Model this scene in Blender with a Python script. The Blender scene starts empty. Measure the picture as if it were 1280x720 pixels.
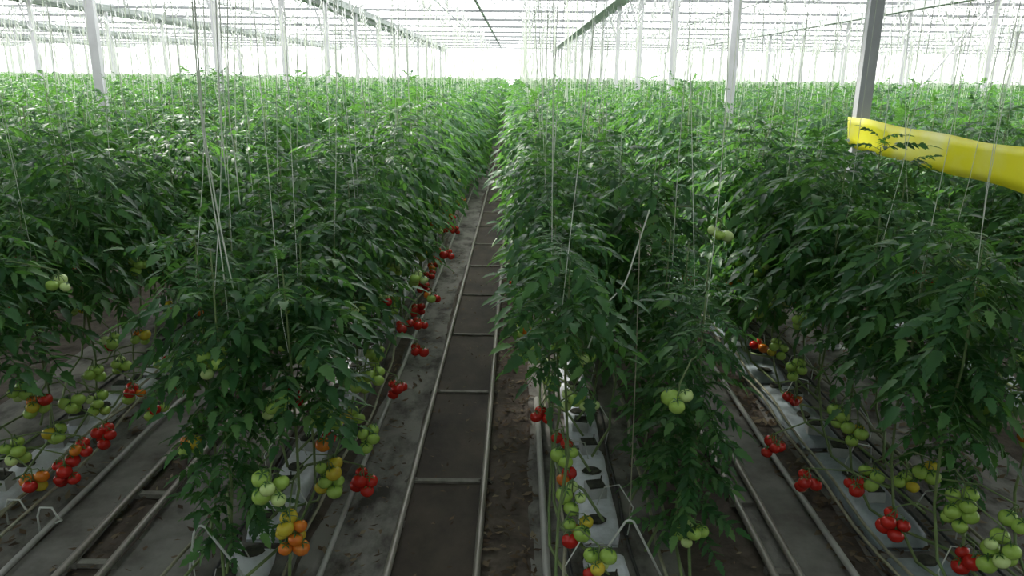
import bpy, math, random
import numpy as np
from mathutils import Matrix, Vector
random.seed(7)
RNG = np.random.default_rng(11)
COL = bpy.context.scene.collection
PI = math.pi

# ------------------------------------------------------------------ camera
F = 950.0
CAMZ = 2.27
PITCH = math.radians(15.47); YAW = math.radians(-0.21); ROLL = math.radians(0.66)
fw = Vector((math.sin(YAW)*math.cos(PITCH), math.cos(YAW)*math.cos(PITCH), -math.sin(PITCH)))
r0 = fw.cross(Vector((0, 0, 1))).normalized(); u0 = r0.cross(fw)
rt = r0*math.cos(ROLL) + u0*math.sin(ROLL); up = u0*math.cos(ROLL) - r0*math.sin(ROLL)
EYE = Vector((0, 0, CAMZ))
def at_z(px, py, z):
    d = fw + rt*((px-640)/F) + up*((360-py)/F)
    return EYE + d*((z-CAMZ)/d.z)
def proj(p):
    v = Vector(p)-EYE
    zc = v.dot(fw)
    if zc < .3: return (-9999, -9999, zc)
    return (640+F*v.dot(rt)/zc, 360-F*v.dot(up)/zc, zc)

# ------------------------------------------------------------------ materials
def nodes(name):
    m = bpy.data.materials.new(name); m.use_nodes = True
    nt = m.node_tree; nt.nodes.clear()
    return m, nt, nt.nodes.new, nt.links.new
def mat(name, c1, c2=None, rough=.6, scale=8, metal=0, bump=0, detail=4, lo=.35, hi=.65, spec=.5, stretch=None, trans=0):
    m, nt, N, L = nodes(name)
    out = N('ShaderNodeOutputMaterial'); b = N('ShaderNodeBsdfPrincipled'); L(b.outputs[0], out.inputs[0])
    b.inputs['Roughness'].default_value = rough; b.inputs['Metallic'].default_value = metal
    b.inputs['Specular IOR Level'].default_value = spec
    b.inputs['Base Color'].default_value = (*c1, 1)
    if c2 or bump:
        tc = N('ShaderNodeTexCoord'); mp = N('ShaderNodeMapping'); L(tc.outputs['Object'], mp.inputs[0])
        if stretch: mp.inputs['Scale'].default_value = stretch
        nz = N('ShaderNodeTexNoise'); nz.inputs['Scale'].default_value = scale; nz.inputs['Detail'].default_value = detail
        nz.inputs['Roughness'].default_value = .65
        L(mp.outputs[0], nz.inputs['Vector'])
        if c2:
            r = N('ShaderNodeValToRGB'); r.color_ramp.elements[0].position = lo; r.color_ramp.elements[1].position = hi
            r.color_ramp.elements[0].color = (*c1, 1); r.color_ramp.elements[1].color = (*c2, 1)
            L(nz.outputs['Fac'], r.inputs[0]); L(r.outputs[0], b.inputs['Base Color'])
        if bump:
            bp = N('ShaderNodeBump'); bp.inputs['Strength'].default_value = bump; bp.inputs['Distance'].default_value = .02
            L(nz.outputs['Fac'], bp.inputs['Height']); L(bp.outputs[0], b.inputs['Normal'])
    return m
def leaf_mat(name, dark, mid, light, tcol, tfac=.3, rough=.42):
    m, nt, N, L = nodes(name)
    out = N('ShaderNodeOutputMaterial'); b = N('ShaderNodeBsdfPrincipled')
    g = N('ShaderNodeNewGeometry'); r = N('ShaderNodeValToRGB')
    e = r.color_ramp.elements; e[0].position = 0; e[0].color = (*dark, 1); e[1].position = 1; e[1].color = (*light, 1)
    k = e.new(.55); k.color = (*mid, 1); k = e.new(.88); k.color = tuple(.6*a+.4*c for a, c in zip(mid, light))+(1,)
    L(g.outputs['Random Per Island'], r.inputs[0]); L(r.outputs[0], b.inputs['Base Color'])
    b.inputs['Roughness'].default_value = rough; b.inputs['Specular IOR Level'].default_value = .28
    t = N('ShaderNodeBsdfTranslucent'); t.inputs[0].default_value = (*tcol, 1)
    mx = N('ShaderNodeMixShader'); mx.inputs[0].default_value = tfac
    L(b.outputs[0], mx.inputs[1]); L(t.outputs[0], mx.inputs[2]); L(mx.outputs[0], out.inputs[0])
    return m
M = {}
def film(name, c1, c2):
    m, nt, N, L = nodes(name)
    out = N('ShaderNodeOutputMaterial'); b = N('ShaderNodeBsdfPrincipled'); t = N('ShaderNodeBsdfTranslucent'); mx = N('ShaderNodeMixShader'); mx.inputs[0].default_value = .5
    tc = N('ShaderNodeTexCoord'); nz = N('ShaderNodeTexNoise'); nz.inputs['Scale'].default_value = 2.5; nz.inputs['Detail'].default_value = 5
    r = N('ShaderNodeValToRGB'); r.color_ramp.elements[0].position = .45; r.color_ramp.elements[1].position = .72
    r.color_ramp.elements[0].color = (*c1, 1); r.color_ramp.elements[1].color = (*c2, 1)
    L(tc.outputs['Object'], nz.inputs['Vector']); L(nz.outputs['Fac'], r.inputs[0]); L(r.outputs[0], b.inputs['Base Color']); L(r.outputs[0], t.inputs[0])
    b.inputs['Roughness'].default_value = .35
    L(b.outputs[0], mx.inputs[1]); L(t.outputs[0], mx.inputs[2]); L(mx.outputs[0], out.inputs[0])
    return m
M['leaf'] = leaf_mat('tomato leaf', (.011, .046, .021), (.032, .116, .040), (.145, .28, .085), (.15, .37, .06), .37)
M['stem'] = mat('green stem', (.10, .17, .05), (.20, .26, .10), scale=6)
M['oldstem'] = mat('woody stem', (.20, .19, .12), (.34, .33, .24), scale=9)
M['calyx'] = mat('calyx', (.06, .16, .03))
def fruit(name, c1, c2): return mat(name, c1, c2, rough=.25, scale=14, spec=.5, lo=.3, hi=.7)
FR = {'g': fruit('fruit green', (.30, .46, .07), (.40, .58, .12)), 'p': fruit('fruit pale', (.52, .66, .22), (.62, .76, .32)),
      'y': fruit('fruit yellow', (.62, .56, .04), (.55, .36, .03)), 'o': fruit('fruit orange', (.75, .26, .02), (.60, .12, .015)),
      'r': fruit('fruit red', (.60, .025, .012), (.48, .014, .010))}
M['twine'] = mat('twine', (.78, .81, .72), (.64, .71, .56), rough=.8, scale=3)
M['hook'] = mat('hook', (.62, .63, .62), rough=.5)
M['post'] = mat('galvanised', (.50, .50, .52), (.60, .60, .62), rough=.5, scale=2, metal=.05)
M['beam'] = mat('painted beam', (.58, .59, .60), rough=.6)
M['chord'] = mat('grey steel chord', (.20, .21, .22), rough=.6)
M['gutter'] = mat('gutter metal', (.40, .43, .43), (.54, .56, .56), rough=.5, scale=1.5)
M['rail'] = mat('pipe rail', (.22, .20, .17), (.36, .335, .30), rough=.4, scale=5, metal=.25, stretch=(1, .3, 1))
M['growpipe'] = mat('white pipe', (.28, .275, .25), (.40, .39, .365), rough=.45, scale=3)
M['yellow'] = film('yellow film', (.93, .90, .07), (.96, .95, .50))  # second colour paints film glare as pale patches on the yellow
M['slab'] = mat('white film', (.74, .76, .82), (.50, .51, .53), rough=.4, scale=9, bump=.4, lo=.45, hi=.75)
M['greyslab'] = mat('grey film', (.34, .40, .43), (.24, .27, .28), rough=.4, scale=6, bump=.5)
M['block'] = mat('rockwool', (.02, .022, .016), (.07, .07, .05), rough=.95, scale=20)
M['blockwrap'] = mat('block wrap', (.55, .55, .55), (.4, .42, .4), rough=.5)
M['hose'] = mat('black hose', (.02, .022, .022), (.05, .05, .05), rough=.5)
M['hoop'] = mat('white wire', (.62, .64, .60), rough=.4)
M['soil'] = mat('soil', (.034, .024, .017), (.135, .108, .086), rough=.95, scale=7, bump=.7, detail=8, lo=.3, hi=.72)
M['fabric'] = mat('ground fabric', (.035, .029, .023), (.215, .205, .185), rough=.85, scale=4.5, detail=10, bump=.35, lo=.36, hi=.56, stretch=(1, .55, 1))
M['cleanfabric'] = mat('concrete path', (.075, .068, .056), (.205, .198, .178), rough=.8, scale=3.2, detail=10, bump=.3, lo=.3, hi=.6)
M['track'] = mat('track floor', (.018, .012, .008), (.082, .062, .044), rough=.8, scale=2.6, detail=10, bump=.5, lo=.33, hi=.7, stretch=(1, .6, 1))
M['sleeper'] = mat('sleeper', (.13, .12, .10), (.25, .24, .21), rough=.8, scale=9)
M['litter'] = leaf_mat('dry litter', (.05, .033, .02), (.13, .09, .055), (.27, .22, .15), (.1, .07, .03), .1, .9)
M['wallfilm'] = None

def glass(name, tr, colr, transl):
    m, nt, N, L = nodes(name)
    out = N('ShaderNodeOutputMaterial'); t = N('ShaderNodeBsdfTransparent'); d = N('ShaderNodeBsdfTranslucent')
    t.inputs[0].default_value = (.97, .98, .98, 1); d.inputs[0].default_value = (*colr, 1)
    mx = N('ShaderNodeMixShader'); mx.inputs[0].default_value = transl
    L(t.outputs[0], mx.inputs[1]); L(d.outputs[0], mx.inputs[2])
    gl = N('ShaderNodeBsdfGlossy'); gl.inputs['Roughness'].default_value = .08
    m2 = N('ShaderNodeMixShader'); m2.inputs[0].default_value = .05
    L(mx.outputs[0], m2.inputs[1]); L(gl.outputs[0], m2.inputs[2]); L(m2.outputs[0], out.inputs[0])
    return m
M['roofglass'] = glass('roof glass', 1, (.97, .97, .97), .32)
M['wallglass'] = glass('wall film', 1, (.97, .96, .97), .45)
M['screen'] = glass('added shade screen', 1, (.31, .33, .33), .95)  # for the added out-of-view sheet that dims the front beds
M['head'] = mat('headhouse', (.35, .36, .36), rough=.8)

# ------------------------------------------------------------------ mesh helpers
def npmesh(name, V, Fq, mats, smooth=False, mi=None):
    """V (n,3); Fq list of (k,3) or (k,4) arrays"""
    me = bpy.data.meshes.new(name)
    V = np.asarray(V, dtype=np.float32).reshape(-1, 3)
    Fq = [np.asarray(f, dtype=np.int32) for f in Fq if len(f)]
    loops = np.concatenate([f.ravel() for f in Fq]); sizes = np.concatenate([np.full(len(f), f.shape[1], np.int32) for f in Fq])
    starts = np.concatenate([[0], np.cumsum(sizes)[:-1]]).astype(np.int32)
    me.vertices.add(len(V)); me.vertices.foreach_set('co', V.ravel())
    me.loops.add(len(loops)); me.loops.foreach_set('vertex_index', loops)
    me.polygons.add(len(sizes)); me.polygons.foreach_set('loop_start', starts); me.polygons.foreach_set('loop_total', sizes)
    if mi is not None: me.polygons.foreach_set('material_index', np.asarray(mi, np.int32))
    if smooth: me.polygons.foreach_set('use_smooth', np.ones(len(sizes), bool))
    me.update(calc_edges=True)
    for m in mats: me.materials.append(m)
    return me
class MB:
    def __init__(s): s.V = []; s.F = []; s.n = 0; s.mi = []
    def add(s, V, Fs, m=0):
        V = np.asarray(V, float).reshape(-1, 3)
        for f in Fs: s.F.append(tuple(int(i)+s.n for i in f)); s.mi.append(m)
        s.V.append(V); s.n += len(V)
    def box(s, x0, x1, y0, y1, z0, z1, m=0):
        s.add([(x, y, z) for z in (z0, z1) for y in (y0, y1) for x in (x0, x1)],
              [(0, 2, 3, 1), (4, 5, 7, 6), (0, 1, 5, 4), (2, 6, 7, 3), (0, 4, 6, 2), (1, 3, 7, 5)], m)
    def tube(s, pts, r, k=6, m=0, cap=True):
        pts = [np.asarray(p, float) for p in pts]; n = len(pts)
        rs = r if hasattr(r, '__len__') else [r]*n
        V = []
        t0 = pts[1]-pts[0]; ref = np.array((0, 0, 1.)) if abs(t0[2]) < .8*np.linalg.norm(t0) else np.array((1., 0, 0))
        for i, p in enumerate(pts):
            t = pts[min(i+1, n-1)]-pts[max(i-1, 0)]; t = t/(np.linalg.norm(t)+1e-9)
            a = np.cross(t, ref); a /= (np.linalg.norm(a)+1e-9); b = np.cross(t, a); ref = -b if np.dot(-b, ref) > 0 else b
            for j in range(k):
                w = 2*PI*j/k; V.append(p+rs[i]*(a*math.cos(w)+b*math.sin(w)))
        Fs = [(i*k+j, i*k+(j+1) % k, (i+1)*k+(j+1) % k, (i+1)*k+j) for i in range(n-1) for j in range(k)]
        if cap: Fs += [tuple(range(k))[::-1], tuple((n-1)*k+j for j in range(k))]
        s.add(V, Fs, m)
    def bar(s, a, b, w, h=None, m=0):
        h = h or w; a = np.array(a, float); b = np.array(b, float); t = b-a; t /= np.linalg.norm(t)
        ref = np.array((0, 0, 1.)) if abs(t[2]) < .9 else np.array((0, 1., 0))
        x = np.cross(t, ref); x /= np.linalg.norm(x); y = np.cross(x, t)
        V = [p+x*sx*w/2+y*sy*h/2 for p in (a, b) for sy in (-1, 1) for sx in (-1, 1)]
        s.add(V, [(0, 1, 3, 2), (4, 6, 7, 5), (0, 4, 5, 1), (1, 5, 7, 3), (3, 7, 6, 2), (2, 6, 4, 0)], m)
    def mesh(s, name, mats, smooth=False):
        me = bpy.data.meshes.new(name); me.from_pydata(np.concatenate(s.V).tolist(), [], s.F)
        for m in mats: me.materials.append(m)
        me.polygons.foreach_set('material_index', s.mi)
        if smooth: me.polygons.foreach_set('use_smooth', [True]*len(s.F))
        me.update(); return me
def ob(name, data, parent=None, loc=(0, 0, 0), rz=0, sc=None):
    o = bpy.data.objects.new(name, data); COL.objects.link(o)
    if parent is not None: o.parent = parent
    o.location = loc; o.rotation_euler = (0, 0, rz)
    if sc is not None: o.scale = sc
    return o
def tag(o, label=None, cat=None, group=None, kind=None):
    if label: o['label'] = label
    if cat: o['category'] = cat
    if group: o['group'] = group
    if kind: o['kind'] = kind
    return o
ONES = ['', 'first', 'second', 'third', 'fourth', 'fifth', 'sixth', 'seventh', 'eighth', 'ninth', 'tenth', 'eleventh', 'twelfth', 'thirteenth',
        'fourteenth', 'fifteenth', 'sixteenth', 'seventeenth', 'eighteenth', 'nineteenth']
def nth(n):
    if n < 20: return ONES[n]
    t, u = divmod(n, 10); base = {2: 'twenty', 3: 'thirty', 4: 'forty', 5: 'fifty'}[t]
    return base+'-'+ONES[u] if u else base[:-1]+'ieth'

# ------------------------------------------------------------------ leaves
PROF = {0: ([0, .10, .20, .29, .40, .50, .62, .73, .86, 1], [.08, .72, .60, 1.0, .66, .86, .50, .62, .26, 0]),
        1: ([0, .26, .42, .68, 1], [.12, 1., .72, .62, 0]),
        2: ([0, .4, 1], [.1, 1., 0])}
def leaflet(base, d, nrm, l, w, lod, droop):
    T, W = PROF[lod]
    d = d/np.linalg.norm(d); sd = np.cross(nrm, d); sd /= np.linalg.norm(sd); nn = np.cross(d, sd)
    V = []
    for t, wv in zip(T, W):
        c = base+d*l*t; c = c+np.array((0, 0, -droop*l*t*t))
        V += [c+sd*w*wv*.5+nn*w*wv*.13, c, c-sd*w*wv*.5+nn*w*wv*.13]
    n = len(T); Q = []
    for i in range(n-1):
        Q += [(3*i, 3*i+1, 3*i+4, 3*i+3), (3*i+1, 3*i+2, 3*i+5, 3*i+4)]
    return np.array(V), np.array(Q)
def compound(rng, lod, L=.36):
    """a pinnate leaf along +x with the tip drooping"""
    Vs, Qs, n = [], [], 0
    def push(V, Q):
        nonlocal n
        Vs.append(V); Qs.append(Q+n); n += len(V)
    bend = rng.uniform(.35, .8); lat = rng.uniform(-.15, .15)
    def P(t): return np.array((L*t*(1-.22*bend*t), L*lat*t*t, L*(.10*t-bend*.75*t*t)))
    if lod < 2:
        pts = [P(t) for t in np.linspace(0, .98, 5 if lod == 0 else 3)]; r = .0032
        V = []
        for i, p in enumerate(pts): V += [p+np.array((0, r, 0)), p+np.array((0, -r, 0)), p+np.array((0, 0, -r*1.3))]
        Q = []
        for i in range(len(pts)-1):
            for j in range(3): Q.append((3*i+j, 3*i+(j+1) % 3, 3*i+3+(j+1) % 3, 3*i+3+j))
        push(np.array(V), np.array(Q))
    ts = {0: (.24, .39, .54, .69, .83), 1: (.26, .43, .6, .78), 2: (.3, .53, .76)}[lod]
    for t in ts:
        p = P(t); tan = P(min(t+.05, 1))-p; tan /= np.linalg.norm(tan)
        for s in (-1, 1):
            ang = math.radians(rng.uniform(50, 72))*s
            d = tan*math.cos(ang)+np.array((0, 1., 0))*math.sin(ang)+np.array((0, 0, rng.uniform(-.25, .12)))
            nrm = np.array((rng.uniform(-.45, .45), rng.uniform(-.4, .4), 1.))
            l = {0: .088, 1: .10, 2: .125}[lod]*rng.uniform(.75, 1.15)*(1.0 if t > .3 else .8)*L/.36
            push(*leaflet(p, d, nrm, l, l*rng.uniform(.42, .58), lod, rng.uniform(.1, .55)))
            if lod == 0 and rng.random() < .6:
                p2 = P(t+.08); push(*leaflet(p2, d, nrm, l*.35, l*.2, 1, .1))
    p = P(.97); tan = p-P(.9)
    l = {0: .105, 1: .115, 2: .14}[lod]*rng.uniform(.85, 1.15)*L/.36
    push(*leaflet(p, tan+np.array((0, 0, .01)), np.array((.3, rng.uniform(-.3, .3), 1.)), l, l*.6, lod, .35))
    return np.concatenate(Vs), np.concatenate(Qs)
TEMPL = {lod: [compound(np.random.default_rng(100*lod+i), lod) for i in range(8)] for lod in (0, 1, 2)}
def rotm(az, pitch, roll):
    ca, sa = math.cos(az), math.sin(az); cp, sp = math.cos(pitch), math.sin(pitch); cr, sr = math.cos(roll), math.sin(roll)
    Rz = np.array([[ca, -sa, 0], [sa, ca, 0], [0, 0, 1]]); Ry = np.array([[cp, 0, -sp], [0, 1, 0], [sp, 0, cp]]); Rx = np.array([[1, 0, 0], [0, cr, -sr], [0, sr, cr]])
    return Rz@Ry@Rx
def foliage(rng, lod, zb, zt, n, s0=1.0):
    Vs, Qs, m = [], [], 0
    az = rng.uniform(0, 6.28)
    for i in range(n):
        u = (i+rng.uniform(0, .8))/n
        z = zb+(zt-zb)*u
        az += 2.4+rng.uniform(-.5, .5)
        top = max(0, (u-.86)/.14)
        s = s0*rng.uniform(.85, 1.2)*(1-.60*top)
        pitch = rng.uniform(-.35, .35)+.9*top
        V, Q = TEMPL[lod][rng.integers(8)]
        W = (V*s)@rotm(az, pitch, rng.uniform(-.4, .4)).T+np.array((rng.uniform(-.03, .03), rng.uniform(-.03, .03), z))
        W[:, 2] = np.maximum(W[:, 2], .03+.02*rng.random())
        Vs.append(W); Qs.append(Q+m); m += len(V)
    return np.concatenate(Vs), np.concatenate(Qs)

# ------------------------------------------------------------------ fruit
def tomato_geo(seg=12, rings=8):
    V, Q = [], []
    for i in range(rings+1):
        th = PI*i/rings
        for j in range(seg):
            ph = 2*PI*j/seg
            r = math.sin(th)*(1+.045*math.cos(5*ph)*(math.sin(th/2+PI/2)**2 if th < PI/2 else .3))
            z = math.cos(th)*.86-(.16*math.exp(-(th/.35)**2))
            V.append((r*math.cos(ph), r*math.sin(ph), z))
    for i in range(rings):
        for j in range(seg): Q.append((i*seg+j, (i+1)*seg+j, (i+1)*seg+(j+1) % seg, i*seg+(j+1) % seg))
    return V, Q
TV, TQ = tomato_geo()
TVl, TQl = tomato_geo(8, 5)
def add_tomato(mb, c, r, m, lo=False, mc=1):
    V = np.array(TVl if lo else TV)*r+np.array(c); mb.add(V, TQl if lo else TQ, m)
    if mc is None: return
    for k in range(5):
        a = 2*PI*k/5+.3; ca, sa = math.cos(a), math.sin(a); z = r*.70
        p = lambda rad, off, zz: (c[0]+rad*ca-off*sa, c[1]+rad*sa+off*ca, c[2]+zz)
        mb.add([p(0, 0, z+.004), p(r*.4, r*.13, z+.008), p(r*.85, 0, z-.001), p(r*.4, -r*.13, z+.008)], [(0, 3, 2, 1)], mc)
    mb.tube([(c[0], c[1], c[2]+r*.7), (c[0], c[1], c[2]+r*1.25)], .0025, 4, mc)
TOM = {}
def film(name, c1, c2):
    m, nt, N, L = nodes(name)
    out = N('ShaderNodeOutputMaterial'); b = N('ShaderNodeBsdfPrincipled'); t = N('ShaderNodeBsdfTranslucent'); mx = N('ShaderNodeMixShader'); mx.inputs[0].default_value = .5
    tc = N('ShaderNodeTexCoord'); nz = N('ShaderNodeTexNoise'); nz.inputs['Scale'].default_value = 2.5; nz.inputs['Detail'].default_value = 5
    r = N('ShaderNodeValToRGB'); r.color_ramp.elements[0].position = .45; r.color_ramp.elements[1].position = .72
    r.color_ramp.elements[0].color = (*c1, 1); r.color_ramp.elements[1].color = (*c2, 1)
    L(tc.outputs['Object'], nz.inputs['Vector']); L(nz.outputs['Fac'], r.inputs[0]); L(r.outputs[0], b.inputs['Base Color']); L(r.outputs[0], t.inputs[0])
    b.inputs['Roughness'].default_value = .35
    L(b.outputs[0], mx.inputs[1]); L(t.outputs[0], mx.inputs[2]); L(mx.outputs[0], out.inputs[0])
    return m
for k, mtl in FR.items():
    mb = MB(); add_tomato(mb, (0, 0, 0), .037, 0); TOM[k] = mb.mesh('tomato', [mtl, M['calyx']], True)
def layout(n, spread=1.0):
    """fruit centres of a hanging truss, zigzag downwards"""
    out = []
    for i in range(n):
        row = i//3; a = 2.094*(i % 3)+row*1.05+random.uniform(-.25, .25); q = .036+.014*(spread-1)
        out.append((q*math.cos(a)+random.uniform(-.006, .006), q*math.sin(a), -.056*row-.012*(i % 3)))
    h = out[-1][2]/2
    return [(a, b, c-h) for a, b, c in out]
def truss(plant, P, stem_xy, cols, spread=1.0, size=1.0, yaw=None):
    """rachis mesh = the part fruit_truss; each tomato a sub-part. P in plant coordinates"""
    n = len(cols); lay = layout(n, spread); yaw = random.uniform(0, PI) if yaw is None else yaw
    c, s = math.cos(yaw), math.sin(yaw)
    top = max(l[2] for l in lay)+.06; bot = min(l[2] for l in lay)
    mb = MB()
    S = Vector((stem_xy[0]-P[0], stem_xy[1]-P[1], top+.03))
    if S.length > .45: S = S*(.45/S.length)
    mb.tube([S, S*.5+Vector((0, 0, top*.6+.03)), (0, 0, top), (0, 0, (top+bot)/2), (0, 0, bot+.03)], [.0045, .004, .004, .003, .002], 5)
    lay = [(a*c-b*s, a*s+b*c, z) for a, b, z in lay]
    for a in lay: mb.tube([(0, 0, a[2]+.055), (a[0]*.7, a[1]*.7, a[2]+.05), (a[0], a[1], a[2]+.03)], .002, 4)
    t = ob('fruit_truss', mb.mesh('fruit_truss', [M['stem']], True), plant, P)
    for a, k in zip(lay, cols):
        f = size*random.uniform(.82, 1.12)*(1.0 if k != 'p' else .85)
        o = ob('tomato', TOM[k], t, a, random.uniform(0, 6.28), (f, f, f))
        o.rotation_euler = (random.uniform(-.4, .4), random.uniform(-.4, .4), random.uniform(0, 6))
    return t
TRM = []   # small merged trusses for plants too far to show single fruit
for cols in ('rrrrr', 'rrog', 'gggggg', 'ggypg', 'ppppg', 'yogg', 'rrr', 'gggg'):
    mb = MB(); ks = list(dict.fromkeys(cols))
    for p, k in zip(layout(len(cols)), cols): add_tomato(mb, p, .036, ks.index(k), True, len(ks))
    mb.tube([(0, 0, .16), (0, 0, -.06)], .003, 4, len(ks))
    TRM.append((cols, mb.mesh('fruit_truss', [FR[k] for k in ks]+[M['stem']], True)))

# ------------------------------------------------------------------ layout of the beds
S = 1.67
AX = -0.405                               # centre of the central track
BEDS = {}
for k in range(1, 30):
    BEDS[-k] = AX-S*(k-.5); BEDS[k] = AX+S*(k-.5)
def bedname(b): return f"{nth(abs(b))} bed {'left' if b < 0 else 'right'}"
LINE = .23
SP = .46
Y0 = 2.95
YEND = 60.4
WIRE = 3.45
cand = []
for b, xc in BEDS.items():
    if abs(b) > 12: continue
    for side in (-1, 1):
        for k in range(60):
            y = Y0+SP*k+(.2 if side > 0 else 0)
            if y > 16: break
            x = xc+side*LINE
            px, py, zc = proj((x, y, 1.5)); qx, qy, _ = proj((x, y, .4))
            if zc < .5 or not (-110 < px < 1390 or -60 < qx < 1340): continue
            inner = (side > 0) == (b < 0)
            cand.append(dict(b=b, side=side, k=k, x=x, y=y, inner=inner, zc=zc))
cand.sort(key=lambda c: c['zc'])
near_plants = cand[:300]
DONE = {(c['b'], c['side'], c['k']) for c in near_plants}

# variants of foliage
FOL = {}
def variants(key, n, lod, zb, zt, cnt, s0=1.0):
    FOL[key] = []
    for i in range(n):
        V, Q = foliage(np.random.default_rng(hash(key) % 1000+i if False else 17*i+len(key)*31+lod), lod, zb, zt, cnt, s0)
        FOL[key].append(npmesh('foliage', V, [Q], [M['leaf']], True))
variants('near', 8, 0, .92, 1.80, 54, .86)
variants('bare', 6, 0, 1.27, 1.84, 40, .76)
variants('wide', 6, 0, .82, 1.80, 58, 1.02)
variants('widelow', 6, 0, .46, 1.80, 76, 1.05)
variants('nearfull', 4, 0, .30, 1.64, 84, .66)
variants('mid', 8, 1, .66, 1.98, 54, 1.0)
variants('midnear', 6, 0, .72, 1.92, 54, 1.0)
# stems
def stem_mesh(rng, top, dx, full=True):
    mb = MB(); j = lambda a: rng.uniform(-a, a)
    if full:
        pts = [(dx, -.95+j(.1), .17), (dx*.6+j(.03), -.80, .24), (dx*.3+j(.05), -.55, .16+j(.04)), (j(.04), -.28, .15+j(.04)), (j(.03), -.08, .26),
               (j(.02), 0, .5), (j(.02), j(.02), .8), (j(.02), j(.02), 1.2), (0, 0, top)]
        rs = [.008, .008, .008, .008, .0075, .007, .0065, .006, .003]
    else:
        pts = [(j(.02), 0, .12), (j(.03), 0, .5), (j(.02), 0, 1.0), (0, 0, top)]; rs = [.008, .008, .007, .004]
    mb.tube(pts, rs, 5)
    # leaf scars and cut stubs
    return mb.mesh('stem', [M['oldstem'] if False else M['stem']], True)
STEM = {s: [stem_mesh(RNG, 1.75, -s*LINE) for _ in range(3)] for s in (-1, 1)}
STEMF = [stem_mesh(RNG, 1.9, 0, False) for _ in range(3)]

# fruit seen in the photograph near the front: (px, py, height, colours, spread)
FRUITS = [
 (42, 605, .20, 'oory', 1), (83, 592, .20, 'rrrorrr', 1.3), (102, 560, .32, 'ror', .8), (131, 545, .28, 'rrrrr', 1), (47, 508, .50, 'roygg', 1), (27, 492, .55, 'gggp', 1),
 (18, 565, .35, 'ggggpg', 1.2), (70, 545, .30, 'gygg', 1), (90, 508, .45, 'gggg', 1.2), (122, 505, .40, 'gpgggg', 1.2), (118, 467, .55, 'gpgg', 1), (140, 428, .65, 'gpgr', 1),
 (152, 457, .5, 'pggg', .8), (168, 492, .36, 'rrog', 1), (196, 512, .32, 'rrgg', 1), (225, 487, .34, 'rr', 1), (75, 355, 1.25, 'pgp', 1), (205, 455, .4, 'rgg', 1),
 (268, 454, 1.08, 'ggggp', 1.5), (345, 508, .88, 'gpggp', 1.3), (363, 496, .80, 'rrr', 1), (340, 612, .62, 'gpggpg', 1.5), (364, 668, .35, 'yyoyoyoo', 1.2),
 (408, 522, .68, 'pgggggg', 1.3), (410, 552, .45, 'ro', .8), (412, 598, .36, 'ygygggygg', 1.3), (455, 602, .18, 'rrrrr', 1.1), (462, 548, .45, 'ggggg', 1.0), (440, 520, .5, 'gyg', 1),
 (506, 407, .62, 'rrr', 1), (524, 405, .6, 'rrr', 1), (523, 438, .45, 'rrr', .9), (497, 486, .35, 'rrrr', 1), (524, 350, .95, 'pgpg', 1.2), (488, 374, .85, 'gpr', 1), (386, 450, 1.02, 'ppg', 1),
 (366, 385, 1.2, 'pgg', 1), (470, 470, .75, 'ggg', 1), (560, 318, .8, 'rrr', 1), (540, 372, .6, 'ogr', 1),
 (728, 449, .98, 'gpgg', 1.5), (704, 440, .93, 'ggp', 1), (677, 520, .48, 'rrr', .9), (717, 500, .66, 'pggp', 1.2), (737, 509, .66, 'pp', 1), (704, 550, .42, 'rr', .8),
 (706, 574, .50, 'gggg', .9), (711, 597, .35, 'ro', .7), (715, 622, .38, 'pgpgg', 1.4), (722, 664, .27, 'yggor', 1.3), (748, 706, .25, 'ggypr', 1.4), (690, 480, .6, 'ggg', 1),
 (848, 500, 1.0, 'pgg', 1.2), (868, 661, .30, 'pgg', 1.2), (862, 672, .25, 'gp', 1),
 (968, 560, .38, 'rrrr', 1), (1010, 604, .22, 'rrrr', 1), (1072, 606, .28, 'rrr', 1), (1090, 596, .32, 'ggyg', 1), (1117, 656, .30, 'rrrrr', 1.1), (1201, 636, .48, 'gggggggg', 1.4),
 (1250, 692, .38, 'gpggpgg', 1.5), (1214, 702, .22, 'rror', 1.1), (1244, 511, .85, 'ggg', 1.3), (1070, 542, .45, 'ggyg', 1.3), (1132, 602, .35, 'ggy', 1.2), (1050, 520, .5, 'gggg', 1.2),
 (1212, 356, 1.42, 'ppg', 1.2), (1195, 455, .9, 'pg', 1), (1270, 650, .5, 'gg', 1), (900, 292, 1.5, 'pgp', 1), (1160, 590, .4, 'ygg', 1),
]
NEARCUT = 6.3
for c in near_plants: c['fr'] = []; c['near'] = c['zc'] < NEARCUT
for px, py, z, cols, sp in FRUITS:
    P = at_z(px, py, z)
    best = min((c for c in near_plants if c['near']), key=lambda c: (c['x']-P.x)**2+(c['y']-P.y)**2)
    best['fr'].append((P, cols, sp))

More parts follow.
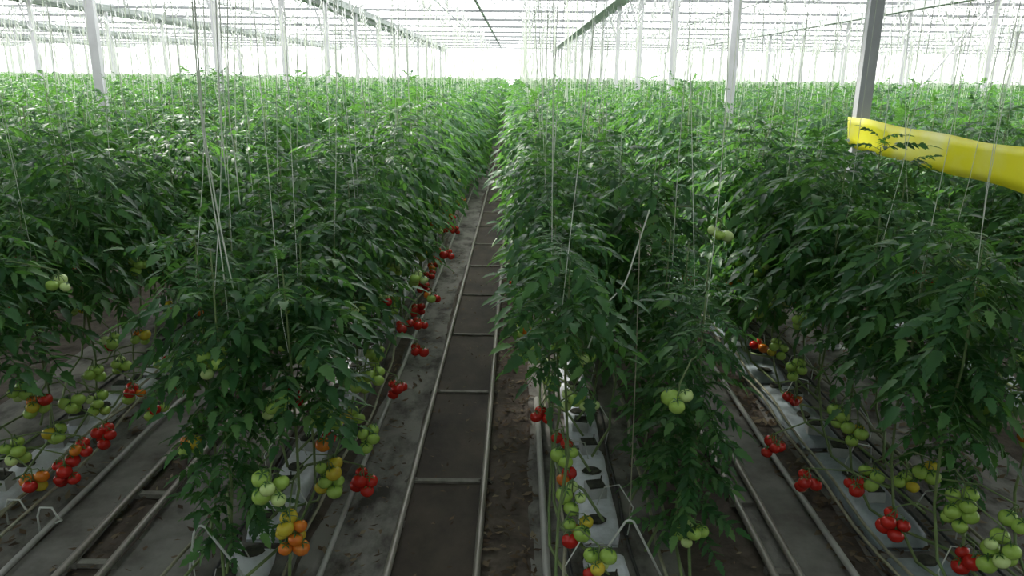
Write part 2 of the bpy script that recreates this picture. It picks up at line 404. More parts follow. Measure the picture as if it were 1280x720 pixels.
cnt = {}
for c in sorted(near_plants, key=lambda c: c['k']):
    q = (c['b'], c['side']); cnt[q] = cnt.get(q, 0)+1; c['rank'] = cnt[q]
def height(x, y):
    h = 1.0+.012*max(0, min(y, 14)-5)
    if y < 4.2: h *= .90
    return h*random.uniform(.93, 1.07)
for c in near_plants:
    b, side, k, x, y = c['b'], c['side'], c['k'], c['x'], c['y']
    x += random.uniform(-.03, .03); y += random.uniform(-.05, .05); c['px'], c['py'] = x, y
    if (b, side) == (-1, -1) and k == 0: x += .20; y += .16
    if (b, side) == (1, 1) and k < 4: x += .17
    c['px'], c['py'] = x, y
    p = bpy.data.objects.new('tomato_plant', None); COL.objects.link(p); p.location = (x, y, 0); p.empty_display_size = .2
    h = height(x, y); c['h'] = h
    low = (b == -1 and side == -1 and k == 0) or (b == 1 and side == 1 and k in (0, 1, 2)) or (b == 2 and side == 1 and k == 1)
    colset = set()
    if c['near']:
        wide = (b, side) in ((1, 1), (2, -1), (2, 1), (-1, -1), (-2, -1)) and c['zc'] > 4.4
        fm = random.choice(FOL['nearfull'] if low else FOL['widelow'] if (b, side) in ((1, 1), (2, -1)) and c['zc'] > (4.6 if b == 1 else 5.3) else FOL['wide'] if wide else FOL['bare'] if ((b, side) == (1, -1) and c['zc'] < 5.2) else FOL['near'])
        ob('foliage', fm, p, (0, 0, 0), random.uniform(0, 6.28), (1, 1, h))
        ob('stem', random.choice(STEM[side]), p, sc=(1, 1, h))
        for P, cols, sp in c['fr']:
            truss(p, (P.x-x, P.y-y, P.z), (0, 0), cols, sp); colset |= set(cols)
        extra = 0 if low else max(0, random.choice((1, 2, 2, 3))-len(c['fr']))
        for e in range(extra):
            z = (.95, .62, .36)[e]+random.uniform(-.1, .1)
            cols = random.choice(('gggg', 'pggg', 'gpg') if e < 1 else ('gggyg', 'ggggg', 'yogg') if e < 2 else ('rrrr', 'rro', 'rrrr'))
            a = (0 if side > 0 else PI)+random.uniform(-.9, .9)
            truss(p, (.13*math.cos(a), .13*math.sin(a), z), (0, 0), cols, 1.1); colset |= set(cols)
    else:
        ob('foliage', random.choice(FOL['widelow' if c['zc'] < 8 and abs(b) < 3 and (b, side) not in ((1, -1), (-1, 1)) else 'midnear' if c['zc'] < 10 else 'mid']), p, (0, 0, 0), random.uniform(0, 6.28), (1, 1, h))
        ob('stem', random.choice(STEMF), p, sc=(1, 1, h))
        for e in range(random.choice((1, 2, 2, 3))):
            z = (.40, .62, .95)[e]+random.uniform(-.1, .12)
            cols, me = random.choice([t for t in TRM if ('r' in t[0]) == (e == 0)])
            a = (0 if side > 0 else PI)+random.uniform(-.9, .9)
            ob('fruit_truss', me, p, (.17*math.cos(a), .17*math.sin(a), z), random.uniform(0, 6)); colset |= set(cols)
    look = 'red-fruited' if 'r' in colset else 'yellow-fruited' if ('y' in colset or 'o' in colset) else 'green-fruited' if colset else 'leafy'
    c['where'] = f"{nth(c['rank'])} {{}} {'inner' if c['inner'] else 'outer'} side of {bedname(b)} of rails"
    tag(p, f"{look} tomato plant, " + c['where'].format('along'), 'plant', 'tomato plants tied up in the beds')

# ------------------------------------------------------------------ twine
def hook_geo(mb, x, y, z, m=0, rough=False, s=1.0):
    """wire hook with the spare twine wound on it"""
    if rough:
        a = random.uniform(-.06, .06)
        mb.tube([(x, y, z), (x+a, y, z-.09), (x-a*.5, y, z-.20)], [.006, .018, .008], 3, m, False); return
    mb.tube([(x, y, z+.02), (x+.03, y, z), (x+.02, y, z-.05), (x-.02, y, z-.10), (x+.02, y, z-.19), (x, y, z-.22)], .004, 4, m)
    mb.tube([(x-.012, y, z-.06), (x, y, z-.09), (x, y, z-.16), (x+.01, y, z-.18)], [.006, .018, .018, .006], 6, m)
for c in near_plants:
    x, y = c['px'], c['py']
    mb = MB(); dx, dy = random.uniform(-.12, .12), random.uniform(-.22, .22)
    bot = 1.50*c['h']; r = .0017 if c['zc'] < 6 else .0050 if (b_line := (c['b'], c['side'])) == (1, 1) and c['zc'] > 9 else .0034 if c['k'] % 4 == 1 else .0024
    top = Vector((x+dx, y+dy, WIRE-.2)); lo = Vector((x+random.uniform(-.05, .05), y, bot))
    sag = random.choice((0, 0, .02, .05))*random.choice((-1, 1))
    pts = [lo.lerp(top, t)+Vector((sag*math.sin(PI*t), 0, 0)) for t in np.linspace(0, 1, 5)]
    pts = [Vector((x, y, 1.3*c['h']))]+pts
    mb.tube(pts, r, 4)
    t = ob('support_twine', mb.mesh('support_twine', [M['twine']]))
    hk = MB(); hook_geo(hk, top.x, top.y, WIRE)
    ob('hook', hk.mesh('hook', [M['hook']]), t)
    tag(t, 'pale support twine, ' + c['where'].format('on'), 'twine', 'support twines hanging from the crop wires')
def loose(label, pts, r, m='twine'):
    mb = MB()
    P = [Vector(p) for p in pts]; out = []
    for i in range(len(P)-1):
        a, b_, c_, d_ = P[max(i-1, 0)], P[i], P[i+1], P[min(i+2, len(P)-1)]
        for t in np.linspace(0, 1, 6)[:-1]:
            t = float(t); out.append(.5*((2*b_)+(c_-a)*t+(2*a-5*b_+4*c_-d_)*t*t+(3*b_-a-3*c_+d_)*t**3))
    out.append(P[-1]); mb.tube(out, r, 5)
    t = ob('loose_twine', mb.mesh('loose_twine', [M[m]])); tag(t, label, 'twine')
def ay(px, py, y):
    d = fw + rt*((px-640)/F) + up*((360-py)/F); return EYE+d*(y/d.y)
loose('long slack twine sweeping down over the first bed left of rails', [ay(240, -60, 3.1), ay(252, 130, 3.1), ay(266, 230, 3.15), ay(285, 330, 3.2), ay(318, 478, 3.3)], .0034)
loose('second slack twine beside the sweeping one, first bed left of rails', [ay(236, -60, 3.2), ay(249, 120, 3.2), ay(262, 225, 3.2), ay(278, 330, 3.2), ay(292, 470, 3.2)], .0028)
loose('straight pale twine hanging just right of the slack pair', [ay(268, -50, 3.8), ay(275, 130, 3.8), ay(279, 180, 3.8), ay(283, 225, 3.8)], .0032)
loose('wavy pale twine hanging furthest right of the slack pair', [ay(284, -50, 4.0), ay(286, 130, 4.0), ay(293, 190, 4.0), ay(300, 255, 4.0)], .003)
loose('loose curled twine hooked over the first bed right of rails', [ay(812, 262, 3.3), ay(796, 310, 3.3), ay(780, 355, 3.3), ay(755, 385, 3.3), ay(735, 435, 3.3)], .0035)
loose('dark taut twine rising from the wire hoop, first bed right of rails', [at_z(787, 650, .37), ay(795, 450, 3.05), ay(800, 290, 3.1)], .0025, 'oldstem')

# ------------------------------------------------------------------ distant planting (beyond the 300 nearest plants)
def tile(items, base):
    Vs, Qs, n = [], [], 0
    for x, y, rz, s, sz, v in items:
        V, Q = base[v]; c, sn = math.cos(rz), math.sin(rz)
        W = np.empty_like(V); W[:, 0] = x+s*(V[:, 0]*c-V[:, 1]*sn); W[:, 1] = y+s*(V[:, 0]*sn+V[:, 1]*c); W[:, 2] = V[:, 2]*sz
        Vs.append(W.astype(np.float32)); Qs.append(Q+n); n += len(V)
    return np.concatenate(Vs), np.concatenate(Qs)
midv = [foliage(np.random.default_rng(500+i), 2, .62, 2.0, 56, 1.08) for i in range(8)]
farv = [foliage(np.random.default_rng(600+i), 2, .9, 2.05, 30, 1.45) for i in range(8)]
E, A, B, tw = [], [], [], MB()
TWV, TWQ, HKV, HKQ, tn = [], [], [], [], 0
for b, xc in BEDS.items():
    for side in (-1, 1):
        for k in range(0, 140):
            y = Y0+SP*k+(.2 if side > 0 else 0); x = xc+side*LINE
            if y > YEND: break
            if (b, side, k) in DONE: continue
            px, py, zc = proj((x, y, 1.9))
            if y < 3.2 or zc < 1 or not (-160-700/zc < px < 1440+700/zc): continue
            far = y > 30
            if zc < 13: E.append((x, y, random.uniform(0, 6.28), 1, 1, random.randrange(3)))
            elif not far: A.append((x+random.uniform(-.04, .04), y, random.uniform(0, 6.28), 1, random.uniform(.94, 1.07), random.randrange(8)))
            elif k % 2 == 0: B.append((x+random.uniform(-.06, .06), y, random.uniform(0, 6.28), 1.1, random.uniform(.97, 1.07), random.randrange(8)))
            if y < 30 or k % 2 == 0:
                r = .0038 if y < 24 else .0058
                dx, dy = random.uniform(-.12, .12), random.uniform(-.25, .25)
                for (cx, cy, cz) in ((x, y, 1.5), (x+dx, y+dy, WIRE-.15)):
                    TWV += [(cx-r, cy-r*.6, cz), (cx+r, cy-r*.6, cz), (cx, cy+r, cz)]
                TWQ += [(tn+i, tn+(i+1) % 3, tn+3+(i+1) % 3, tn+3+i) for i in range(3)]; tn += 6
                hook_geo(tw, x+dx, y+dy, WIRE, 0, True)
V, Q = tile(A, midv)
V2, Q2 = tile(E, [foliage(np.random.default_rng(700+i), 0, .9, 1.85, 46, .95) for i in range(3)])
Q = np.concatenate([Q, Q2+len(V)]); V = np.concatenate([V, V2]); o = ob('tomato_foliage', npmesh('tomato_foliage', V, [Q], [M['leaf']], True))
tag(o, 'tomato plants filling the beds behind the nearest ones', 'plants', kind='stuff')
V, Q = tile(B, farv); o = ob('distant_tomato_foliage', npmesh('distant_tomato_foliage', V, [Q], [M['leaf']], True))
tag(o, 'sea of distant tomato plants towards the far wall', 'plants', kind='stuff')
o = ob('distant_twine', npmesh('distant_twine', TWV, [np.array(TWQ)], [M['twine']])); tag(o, 'pale support twines over the distant tomato beds', 'twine', kind='stuff')
o = ob('twine_hooks', tw.mesh('twine_hooks', [M['hook']])); tag(o, 'wound twine hooks hung on the crop wires over distant beds', 'hooks', kind='stuff')

# crop wires
for b, xc in BEDS.items():
    if abs(b) > 10: continue
    for side in (-1, 1):
        mb = MB(); mb.bar((xc+side*LINE, 1.5, WIRE), (xc+side*LINE, YEND, WIRE), .004)
        inner = (side > 0) == (b < 0)
        o = ob('crop_wire', mb.mesh('crop_wire', [M['beam']]))
        tag(o, f"thin steel crop wire above the {'inner' if inner else 'outer'} side of {bedname(b)} of rails", 'wire', 'overhead crop wires')

# ------------------------------------------------------------------ greenhouse structure
XL, XR, YB = -50.0, 50.0, -9.0
BAY = 8.04
lines = [2.80+BAY*i for i in range(-5, 6)]
def line_name(i):
    return f"{nth(i+1)} line right of rails" if i >= 0 else f"{nth(-i)} line left of rails"
TR_Z = 4.36
YP = [6.35+4*k for k in range(14)]
def post_mesh():
    mb = MB(); mb.box(-.055, .055, -.04, .04, 0, 4.2); mb.box(-.1, .1, -.08, .08, 0, .02); return mb.mesh('post', [M['post']])
def brace_mesh(s):
    mb = MB(); mb.bar((s*.03, 0, 3.25), (s*.32, 0, 4.15), .035, .02); return mb.mesh('brace', [M['post']])
PM, BR = post_mesh(), [brace_mesh(-1), brace_mesh(1)]
for i, X in zip(range(-5, 6), lines):
    rank = 0
    for k, y in enumerate(YP):
        yy = y+(-.5 if i < 0 else 0)
        if i < 0 and k == 0: continue
        px, py, zc = proj((X, yy, 2.2))
        if zc < 1 or not (-60 < px < 1340): continue
        rank += 1; o = ob('steel_post', PM, None, (X, yy, 0))
        ob('brace', BR[0], o)
        tag(o, f"pale steel post, {nth(rank)} from the front in {line_name(i)}", 'post', 'steel posts carrying the roof gutters')
# wind brace on two posts (seen as long diagonals)
for X, y, s, lab in ((10.88, 18.35, -1, 'long diagonal wind brace among the posts right of rails'), (2.84, 26.35, -1, 'short diagonal wind brace in the first line right of rails'), (-5.2, 21.9, 1, 'thin diagonal wind brace in the first line left of rails')):
    mb = MB(); mb.bar((X+s*1.6, y, 2.0), (X+s*.1, y, 4.1), .04)
    o = ob('wind_brace', mb.mesh('wind_brace', [M['post']])); tag(o, lab, 'brace')
# valley gutters
for i, X in zip(range(-5, 6), lines):
    mb = MB(); n = 0
    prof = [(-.16, .16), (-.10, 0), (.10, 0), (.16, .16), (.13, .16), (.08, .03), (-.08, .03), (-.13, .16)]
    V = [(X+a, y, 4.2+c) for y in (YB, YEND+.5) for a, c in prof]; k = len(prof)
    mb.add(V, [(j, (j+1) % k, k+(j+1) % k, k+j) for j in range(k)])
    o = ob('valley_gutter', mb.mesh('valley_gutter', [M['gutter']]))
    sc_ = MB(); sc_.box(X-.42, X-.17, YB, YEND, 4.12, 4.26)
    for q in range(0, 68): sc_.tube([(X-.17, 11+q*.74, 4.12), (X-.12+random.uniform(-.04, .04), 11+q*.74, 3.98), (X-.2, 11+q*.74, 3.86)], .012, 3)
    ob('folded_screen', sc_.mesh('folded_screen', [M['gutter']]), o)
    tag(o, f"grey-green roof gutter running above the post {line_name(i)}", 'gutter', 'valley gutters along the roof')
# lattice trusses
tk = 0
for k, y in enumerate(YP+[YP[-1]-1.0+0]):
    if k >= len(YP): break
    y = y-.05
    o = bpy.data.objects.new('lattice_truss', None); COL.objects.link(o); o.location = (0, y, TR_Z)
    a = MB(); a.box(XL, XR, -.03, .03, -.04, .03); ob('bottom_chord', a.mesh('bottom_chord', [M['chord']]), o)
    a = MB(); a.box(XL, XR, -.03, .03, .42, .47); ob('top_chord', a.mesh('top_chord', [M['beam']]), o)
    a = MB(); x = XL; s = 0
    while x < XR-.5:
        a.bar((x, 0, 0 if s == 0 else .43), (x+.5, 0, .43 if s == 0 else 0), .018); x += .5; s ^= 1
    ob('lattice', a.mesh('lattice', [M['beam']]), o)
    tag(o, f"long lattice truss crossing under the roof glass, {nth(k+1)} from the front", 'truss', 'lattice trusses across the roof')
# thin screen wires between the trusses
k = 0
wmb = MB()
for y in np.arange(12.0, YEND, 1.0):
    wmb.bar((XL, y, 4.31), (XR, y, 4.31), .012)
ceil = MB()
gl = MB(); hw = BAY/4
ridges = []
for X in [l for l in lines]:
    for c in (X+hw, X+3*hw):
        ridges.append(c)
zE, zR = 4.42, 5.15
for c in ridges:
    gl.add([(c-hw, YB, zE), (c, YB, zR), (c, YEND+1, zR), (c-hw, YEND+1, zE)], [(0, 1, 2, 3)])
    gl.add([(c, YB, zR), (c+hw, YB, zE), (c+hw, YEND+1, zE), (c, YEND+1, zR)], [(0, 1, 2, 3)])
    ceil.box(c-.03, c+.03, YB, YEND+1, zR-.03, zR+.03)
    ceil.box(c+hw-.04, c+hw+.04, YB, YEND+1, zE-.05, zE+.01)
    for y in np.arange(0, YEND+1, 1.25):
        ceil.bar((c-hw, y, zE), (c, y, zR), .03); ceil.bar((c, y, zR), (c+hw, y, zE), .03)
cl = ob('ceiling', ceil.mesh('glazing_bars', [M['beam']])); tag(cl, 'ridged greenhouse roof of glass and steel bars', 'roof', kind='structure')
ob('glass', gl.mesh('glass', [M['roofglass']]), cl); ob('screen_wires', wmb.mesh('screen_wires', [M['chord']]), cl)
sb = MB(); sb.box(XL, XR, YB, 7.3, 4.02, 4.04)  # unseen sheet, added only to block light over the row ends
o = ob('added_screen', sb.mesh('added_screen', [M['screen']])); tag(o, 'unseen grey added shade screen under the roof over the row ends', 'screen', kind='structure')
def wall(name, a, b, label, z=4.45):
    mb = MB(); mb.add([(*a, .0), (*b, .0), (*b, z), (*a, z)], [(0, 1, 2, 3)])
    o = ob(name, mb.mesh(name, [M['wallglass']])); tag(o, label, 'wall', kind='structure')
    fr = MB(); n = int((Vector(b)-Vector(a)).length//4)
    for i in range(n+1):
        p = Vector(a).lerp(Vector(b), i/n); fr.bar((p.x, p.y, 0), (p.x, p.y, z), .05)
    fr.bar((*a, .5), (*b, .5), .08); ob('wall_frame', fr.mesh('wall_frame', [M['hook']]), o)
wall('wall_far', (XL, YEND+1), (XR, YEND+1), 'white translucent end wall beyond the beds')
wall('wall_left', (XL, YB), (XL, YEND+1), 'white translucent side wall on the left')
wall('wall_right', (XR, YB), (XR, YEND+1), 'white translucent side wall on the right')
mb = MB(); mb.box(XL, XR, YB-.1, YB, 0, 5.2); o = ob('wall_rear', mb.mesh('wall_rear', [M['head']])); tag(o, 'grey headhouse wall behind the row ends', 'wall', kind='structure')

# ------------------------------------------------------------------ ground
mb = MB(); mb.box(XL, XR, YB, YEND+1, -.1, 0); o = ob('floor', mb.mesh('floor', [M['soil']])); tag(o, 'dark bare soil floor', 'floor', kind='structure')
def strip(name, x0, x1, y0, y1, z, m, label, cat='ground sheet', wav=.0):
    n = max(2, int((y1-y0)/.12)); ys = np.linspace(y0, y1, n); V = []
    rg = np.random.default_rng(int(abs(x0*1000)))
    e = np.cumsum(rg.uniform(-1, 1, n))*wav; e -= np.linspace(0, e[-1], n); f = np.cumsum(rg.uniform(-1, 1, n))*wav; f -= np.linspace(0, f[-1], n)
    for i, y in enumerate(ys):
        for u in (0, .25, .5, .75, 1): V.append((x0+e[i]+(x1+f[i]-x0-e[i])*u, y, z+rg.uniform(0, .006)))
    top = len(V); V += [(x0, y0, -.02), (x1, y0, -.02), (x0, y1, -.02), (x1, y1, -.02)]
    Q = [(i*5+j, i*5+j+1, i*5+j+6, i*5+j+5) for i in range(n-1) for j in range(4)]
    me = npmesh(name, V[:top], [np.array(Q)], [m], True)
    o = ob(name, me); tag(o, label, cat, kind='structure'); return o
RL, RR = -.575, -.16
strip('floor_track', RL-.01, RR+.01, 0.5, YEND, .012, M['track'], 'dark trodden strip between the central rails', wav=.004)
strip('floor_left_sheet', -1.02, RL+.01, .5, YEND, .009, M['fabric'], 'grey stained ground sheet left of the central rails', wav=.012)
strip('floor_right_sheet', RR-.01, .15, .5, YEND, .006, M['soil'], 'brown littered strip right of the central rails', wav=.01)
strip('floor_path_left', -2.34, -2.085, .5, 40, .010, M['cleanfabric'], 'grey path strip in the aisle left of the first bed', wav=.004)
strip('floor_sheet_left', -1.88, -1.40, .5, 40, .010, M['cleanfabric'], 'grey ground sheet along the first bed left of rails', wav=.008)
strip('floor_edge_left', -3.6, -2.34, .5, 40, .006, M['fabric'], 'stained sheet under the second bed left of rails', wav=.01)
strip('floor_bed_left', -1.42, -1.0, .5, 40, .007, M['fabric'], 'stained sheet under the first bed left of rails', wav=.01)
strip('floor_bed_right', .14, .80, .5, 40, .007, M['fabric'], 'stained sheet under the first bed right of rails', wav=.01)
strip('floor_path_right', 1.35, 1.59, .5, 40, .010, M['cleanfabric'], 'grey path strip in the aisle right of the first bed', wav=.01)
strip('floor_rail_strip_right', 1.23, 1.35, .5, 40, .008, M['fabric'], 'grey sheet between the right aisle rails', wav=.002)
strip('floor_edge_right', 1.78, 3.1, .5, 40, .009, M['fabric'], 'stained sheet under the second bed right of rails', wav=.012)

# pipe rails, supports and growing pipes
def pipe(name, x, y0, y1, z, r, m, label, wav=0, grp=None, cat='pipe'):
    mb = MB(); n = max(2, int((y1-y0)/.7)) if wav else 2; n = min(n, 30)
    ys = np.linspace(y0, y1, n); ph = random.uniform(0, 6)
    mb.tube([(x+wav*math.sin(y*1.9+ph)+wav*.5*math.sin(y*4.3), y, z) for y in ys], r, 10)
    o = ob(name, mb.mesh(name, [m], True)); return tag(o, label, cat, grp)
G = 'pipe rails on the aisle floors'
zr = .055
for x, lab in ((RL, 'left steel pipe rail of the central track'), (RR, 'right steel pipe rail of the central track'),
               (-2.075, 'outer pipe rail in the aisle left of the first bed'), (-1.88, 'inner pipe rail in the aisle left of the first bed'),
               (1.225, 'inner pipe rail in the aisle right of the first bed'), (1.345, 'outer pipe rail in the aisle right of the first bed')):
    pipe('pipe_rail', x, .3, YEND-2, zr, .0185, M['rail'], lab, .002, G, 'rail')
pipe('growing_pipe', -.875, .3, 40, .07, .014, M['growpipe'], 'thin pale heating pipe along the bed left of the central track', .003)
pipe('growing_pipe', .165, .3, 5.0, .07, .019, M['growpipe'], 'pale heating pipe along the bed right of the central track', .001)
pipe('growing_pipe', -2.34, .3, 40, .06, .015, M['growpipe'], 'pale heating pipe edging the second bed left of rails', .014)
pipe('growing_pipe', 1.595, .3, 40, .06, .017, M['growpipe'], 'pale heating pipe edging the second bed right of rails', .008)
for i, yy in enumerate((2.62, 3.93, 5.22, 6.52, 7.83, 9.13, 10.4, 11.7, 13.0, 14.3, 15.6)):
    mb = MB(); mb.box(RL, RR, yy-.018, yy+.018, .008, .030)
    for s in (-1, 1):
        xr = RL if s < 0 else RR; mb.tube([(xr-.045, yy, .016), (xr-.02, yy, .034), (xr+.02, yy, .034), (xr+.045, yy, .016)], .008, 6)
    o = ob('rail_support', mb.mesh('rail_support', [M['sleeper']])); tag(o, f"flat cross support under the central rails, {nth(i+1)} from the front", 'rail support', 'cross supports of the pipe rails')
for nm, xa, xb in (('left', -2.075, -1.88), ('right', 1.225, 1.345)):
    for i in range(16):
        yy = 2.5+i*.62; mb = MB(); mb.box(xa, xb, yy-.02, yy+.02, .008, .034)
        mb.box(xa-.02, xa+.02, yy-.026, yy+.026, .008, .038); mb.box(xb-.02, xb+.02, yy-.026, yy+.026, .008, .038)
        o = ob('rail_support', mb.mesh('rail_support', [M['sleeper']])); tag(o, f"cross support in the {nm} aisle rails, {nth(i+1)} from the front", 'rail support', 'cross supports of the pipe rails')

# growing slabs with planting blocks
def slab_mesh(rng, m, w=.10):
    n = 14; V = []; Q = []
    prof = [(-1, 0), (-1.03, .35), (-.96, .8), (-.7, .98), (0, 1.02), (.7, .98), (.96, .8), (1.03, .35), (1, 0)]
    k = len(prof)
    for i in range(n+1):
        t = i/n; e = min(1, min(t, 1-t)*9+.25)
        for a, c in prof: V.append((a*w*(.8+.2*e)+rng.uniform(-.003, .003), -.49+.98*t, c*.075*e+rng.uniform(-.003, .003)*(c > 0)))
    for i in range(n):
        for j in range(k-1): Q.append((i*k+j, i*k+j+1, (i+1)*k+j+1, (i+1)*k+j))
    mb = MB(); mb.add(V, Q+[tuple(range(k)), tuple(n*k+j for j in range(k))[::-1]]); return mb.mesh('growing_slab', [m], True)
SLW = [slab_mesh(RNG, M['slab']) for _ in range(3)]; SLG = [slab_mesh(RNG, M['greyslab'], .14) for _ in range(3)]
def block_mesh():
    mb = MB(); a, h = .05, .065
    mb.box(-a, a, -a, a, 0, h, 1); mb.box(-a+.006, a-.006, -a+.006, a-.006, h, h+.006, 0)
    mb.tube([(a*.6, 0, h+.05), (a*.5, 0, h-.01)], .004, 5, 0); return mb.mesh('block', [M['block'], M['blockwrap']])
def hole_mesh():
    mb = MB(); mb.add([(.055*math.cos(t)+.004*math.cos(3*t), .045*math.sin(t), .001) for t in np.linspace(0, 2*PI, 13)[:-1]]+[(.045*math.cos(t), .038*math.sin(t), .012) for t in np.linspace(0, 2*PI, 13)[:-1]],
                      [(j, (j+1) % 12, 12+(j+1) % 12, 12+j) for j in range(12)]+[tuple(range(12, 24))]); return mb.mesh('planting_hole', [M['block']])
BLK, HOL = block_mesh(), hole_mesh()
for b in (-2, -1, 1, 2, 3):
    x = BEDS[b]+{-2: .12, -1: 0, 1: .02, 2: -.14, 3: 0}[b]
    for i in range(10 if abs(b) < 2 else 7):
        y = 2.75+i*1.06
        px, py, zc = proj((x, y, .1))
        if not (-100 < px < 1380): continue
        o = ob('growing_slab', random.choice(SLG if b >= 2 else SLW), None, (x, y, .012), random.uniform(-.012, .012))
        for q, yy in enumerate((-.37, -.12, .13, .38)):
            if (q+i) % 2 == 0: ob('block', BLK, o, (random.uniform(-.02, .02), yy, .073), random.uniform(-.3, .3))
            else: ob('planting_hole', HOL, o, (random.uniform(-.02, .02), yy, .0785), random.uniform(0, 3))
        tag(o, f"{'grey' if b >= 2 else 'white'} film-wrapped growing slab, {nth(i+1)} along the {bedname(b)} of rails", 'growing slab', 'growing slabs in the beds')
# drip hoses
for b in (-2, -1, 1, 2):
    for q, off in enumerate((-.16, .17) if b < 2 else (-.30, -.02, .05, .14)):
        mb = MB(); ph = random.uniform(0, 6)
        mb.tube([(BEDS[b]+off+.012*math.sin(y*2.1+ph)+.006*math.sin(y*7), y, .02+(.08 if b == 2 and off > -.2 else 0)) for y in np.arange(1.0, 16, .25)], .009, 6)
        o = ob('drip_hose', mb.mesh('drip_hose', [M['hose']], True)); tag(o, f"black drip hose, {nth(q+1)} from the left in the {bedname(b)} of rails", 'hose', 'drip hoses along the slabs')
# feed tubes: thin curved spaghetti tubes
fi = 0
for b in (-1, 1, 2):
    for i in range(7):
        y = 2.9+i*.5; s = 1 if i % 2 else -1; x0 = BEDS[b]+.16*s; x1 = BEDS[b]+.02
        mb = MB(); mb.tube([(x0, y, .03), (x0+.03*s, y+.05, .16), (x0-.04*s, y+.10, .26), (x1+.03*s, y+.14, .22), (x1, y+.17, .10)], .0035, 5)
        o = ob('feed_tube', mb.mesh('feed_tube', [M['hoop']], True)); tag(o, f"thin pale feed tube arching over slab, {nth(i+1)} along {bedname(b)} of rails", 'tube', 'feed tubes')
# wire hoops at the row ends
def hoop(px, py, l, r, lab, yaw=0):
    A_ = at_z(px, py, .37)
    mb = MB(); d = Vector((math.cos(yaw), math.sin(yaw), 0))
    P = [A_-d*l+Vector((0, 0, -.37)), A_-d*.035+Vector((0, 0, -.04)), A_-d*.018+Vector((0, 0, -.008)), A_, A_+d*.018+Vector((0, 0, -.008)), A_+d*.035+Vector((0, 0, -.04)), A_+d*r+Vector((0, 0, -.37))]
    mb.tube(P, .0055, 8); o = ob('wire_hoop', mb.mesh('wire_hoop', [M['hoop']], True)); tag(o, lab, 'hoop', 'white wire hoops at the bed ends')
hoop(251, 657, .10, .24, 'white bent wire hoop at the end of the bed left of rails')
hoop(787, 650, .22, .20, 'white bent wire hoop at the end of the bed right of rails')
# lying bare stems bundled along the beds (the lowered part of the vines) held by low hooks
for b, s, xo in ((-2, 1, .30), (-2, 1, .42), (-2, 1, .36), (-1, 1, .27), (-1, -1, .27), (1, -1, .20), (1, 1, .3), (2, -1, .36), (2, -1, .30), (2, 1, .22)):
    mb = MB(); ph = random.uniform(0, 6); x = BEDS[b]+s*xo
    mb.tube([(x+.03*math.sin(y*1.7+ph)+.012*math.sin(y*6+ph), y, .13+.03*math.sin(y*2.3+ph)) for y in np.arange(2.3, 12, .22)], .0085, 6)
    o = ob('bare_vine', mb.mesh('bare_vine', [M['oldstem']], True))
    tag(o, f"bare lowered vine lying along the {'right' if s > 0 else 'left'} edge of the {bedname(b)} of rails", 'vine', 'bare vines lying along the beds')
# cable clips for the vines
def clip(x, y, lab):
    mb = MB(); mb.tube([(x-.05, y, .0), (x-.05, y, .12), (x-.03, y, .17), (x+.03, y, .17), (x+.05, y, .12), (x+.05, y+.03, .08), (x+.02, y+.02, .07)], .005, 6)
    o = ob('vine_hook', mb.mesh('vine_hook', [M['hoop']], True)); tag(o, lab, 'hook', 'white hooks holding the vines')
for i, (px, py) in enumerate(((4, 600), (60, 650), (20, 640))):
    p = at_z(px, py, .1); clip(p.x, p.y, f"small white wire hook in the bottom corner, {nth(i+1)} towards the left path")
# leaf litter
LV, LQ, n = [], [], 0
rg = np.random.default_rng(5)
def scatter(x0, x1, y0, y1, cnt, sz):
    global n
    for _ in range(cnt):
        x = rg.uniform(x0, x1); y = rg.uniform(y0, y1); a = rg.uniform(0, 6.28); l = sz*rg.uniform(.4, 1.5); w = l*rg.uniform(.15, .6)
        c, s = math.cos(a), math.sin(a); z = .016+rg.uniform(0, .012)
        for u, v, h in ((-l, 0, .0), (0, -w, .004), (l, 0, rg.uniform(0, .02)), (0, w, .006)):
            LV.append((x+u*c-v*s, y+u*s+v*c, z+h))
        LQ.append((n, n+1, n+2, n+3)); n += 4
scatter(AX+.24, .14, 2.2, 12, 1500, .022); scatter(AX-.2, AX+.2, 2.2, 12, 260, .014); scatter(-1.0, AX-.24, 2.2, 10, 420, .02)
scatter(-2.9, -2.42, 2.6, 9, 900, .03); scatter(-2.16, -1.97, 2.2, 9, 500, .022); scatter(1.58, 2.0, 2.4, 9, 1000, .03); scatter(.9, 1.2, 2.4, 8, 260, .018); scatter(1.9, 3, 2.6, 8, 900, .03)
scatter(-1.9, -1.0, 2.6, 8, 350, .02); scatter(.2, .9, 2.6, 8, 400, .02)
o = ob('dry_leaf_litter', npmesh('dry_leaf_litter', LV, [np.array(LQ)], [M['litter']])); tag(o, 'dry brown leaf litter scattered over the ground sheets', 'leaf litter', kind='stuff')

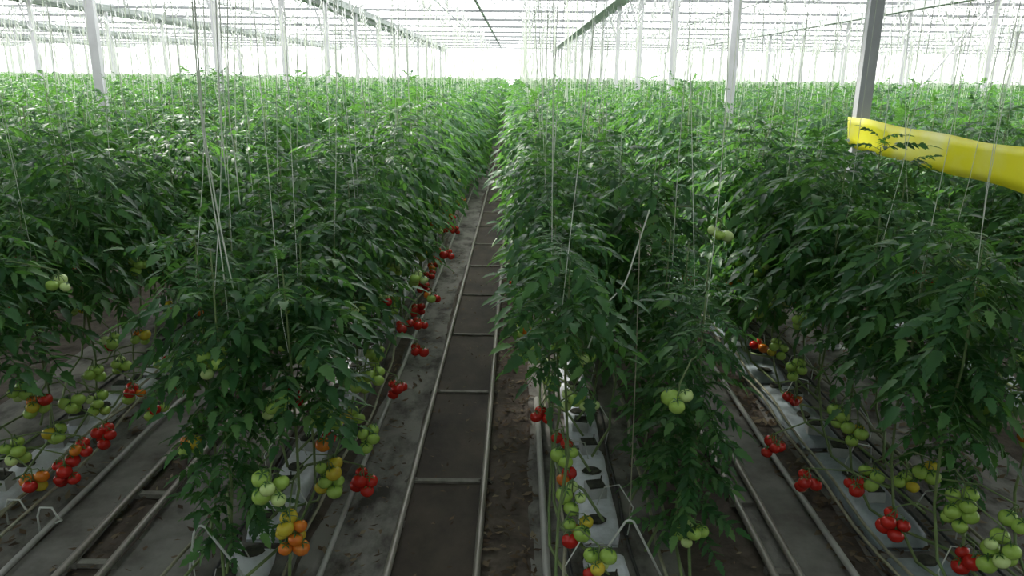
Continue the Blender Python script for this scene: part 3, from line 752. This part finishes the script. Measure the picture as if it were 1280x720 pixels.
# yellow sticky tape
n = 60; V = []; K = 5; ys = np.linspace(1.6, 6.42, n)
for i, y in enumerate(ys):
    t = (y-1.6)/4.7; sag = -.035*math.sin(PI*t)
    for h in (0, .25, .5, .75, 1):
        V.append((2.73+.012*math.sin(y*3.1+h*2.4)+.006*math.sin(y*9-h*4), y, 1.72+.235*h+sag+.035*t+(.006*math.sin(y*6+h*3))))
m3 = len(V); V2 = [(a+.0015, b_, c) for a, b_, c in V]
Q = []
for i in range(n-1):
    for j in range(K-1):
        a = i*K+j; Q.append((a, a+1, a+K+1, a+K)); Q.append((m3+a, m3+a+K, m3+a+K+1, m3+a+1))
    Q.append((i*K, i*K+K, m3+i*K+K, m3+i*K)); Q.append((i*K+K-1, m3+i*K+K-1, m3+i*K+2*K-1, i*K+2*K-1))
o = ob('sticky_tape', npmesh('sticky_tape', V+V2, [np.array(Q)], [M['yellow']], False)); tag(o, 'wide yellow sticky trap tape stretched from the nearest post right of rails', 'sticky tape')

# ------------------------------------------------------------------ light, camera
w = bpy.data.worlds.new('World'); bpy.context.scene.world = w; w.use_nodes = True
bg = w.node_tree.nodes['Background']; bg.inputs[0].default_value = (.96, .98, 1.0, 1); bg.inputs[1].default_value = 3.0
sd = bpy.data.lights.new('Sun', 'SUN'); sd.energy = 9.0; sd.angle = math.radians(9); sd.color = (1, .96, .88)
so = bpy.data.objects.new('Sun', sd); COL.objects.link(so)
so.rotation_euler = Vector((.55, -.62, -1.0)).to_track_quat('-Z', 'Y').to_euler()
cd = bpy.data.cameras.new('Camera'); cam = bpy.data.objects.new('Camera', cd); COL.objects.link(cam)
cd.sensor_width = 36; cd.lens = 36*F/1280; cd.clip_start = .05; cd.clip_end = 400
R = Matrix((rt, up, -fw)).transposed().to_4x4(); cam.matrix_world = Matrix.Translation(EYE) @ R
sc = bpy.context.scene; sc.camera = cam
vs = sc.view_settings; vs.view_transform = 'Standard'; vs.look = 'None'; vs.exposure = .12; vs.gamma = 1; vs.use_curve_mapping = False
sc.cycles.use_denoising = True
sc.cycles.max_bounces = 8; sc.cycles.transparent_max_bounces = 16
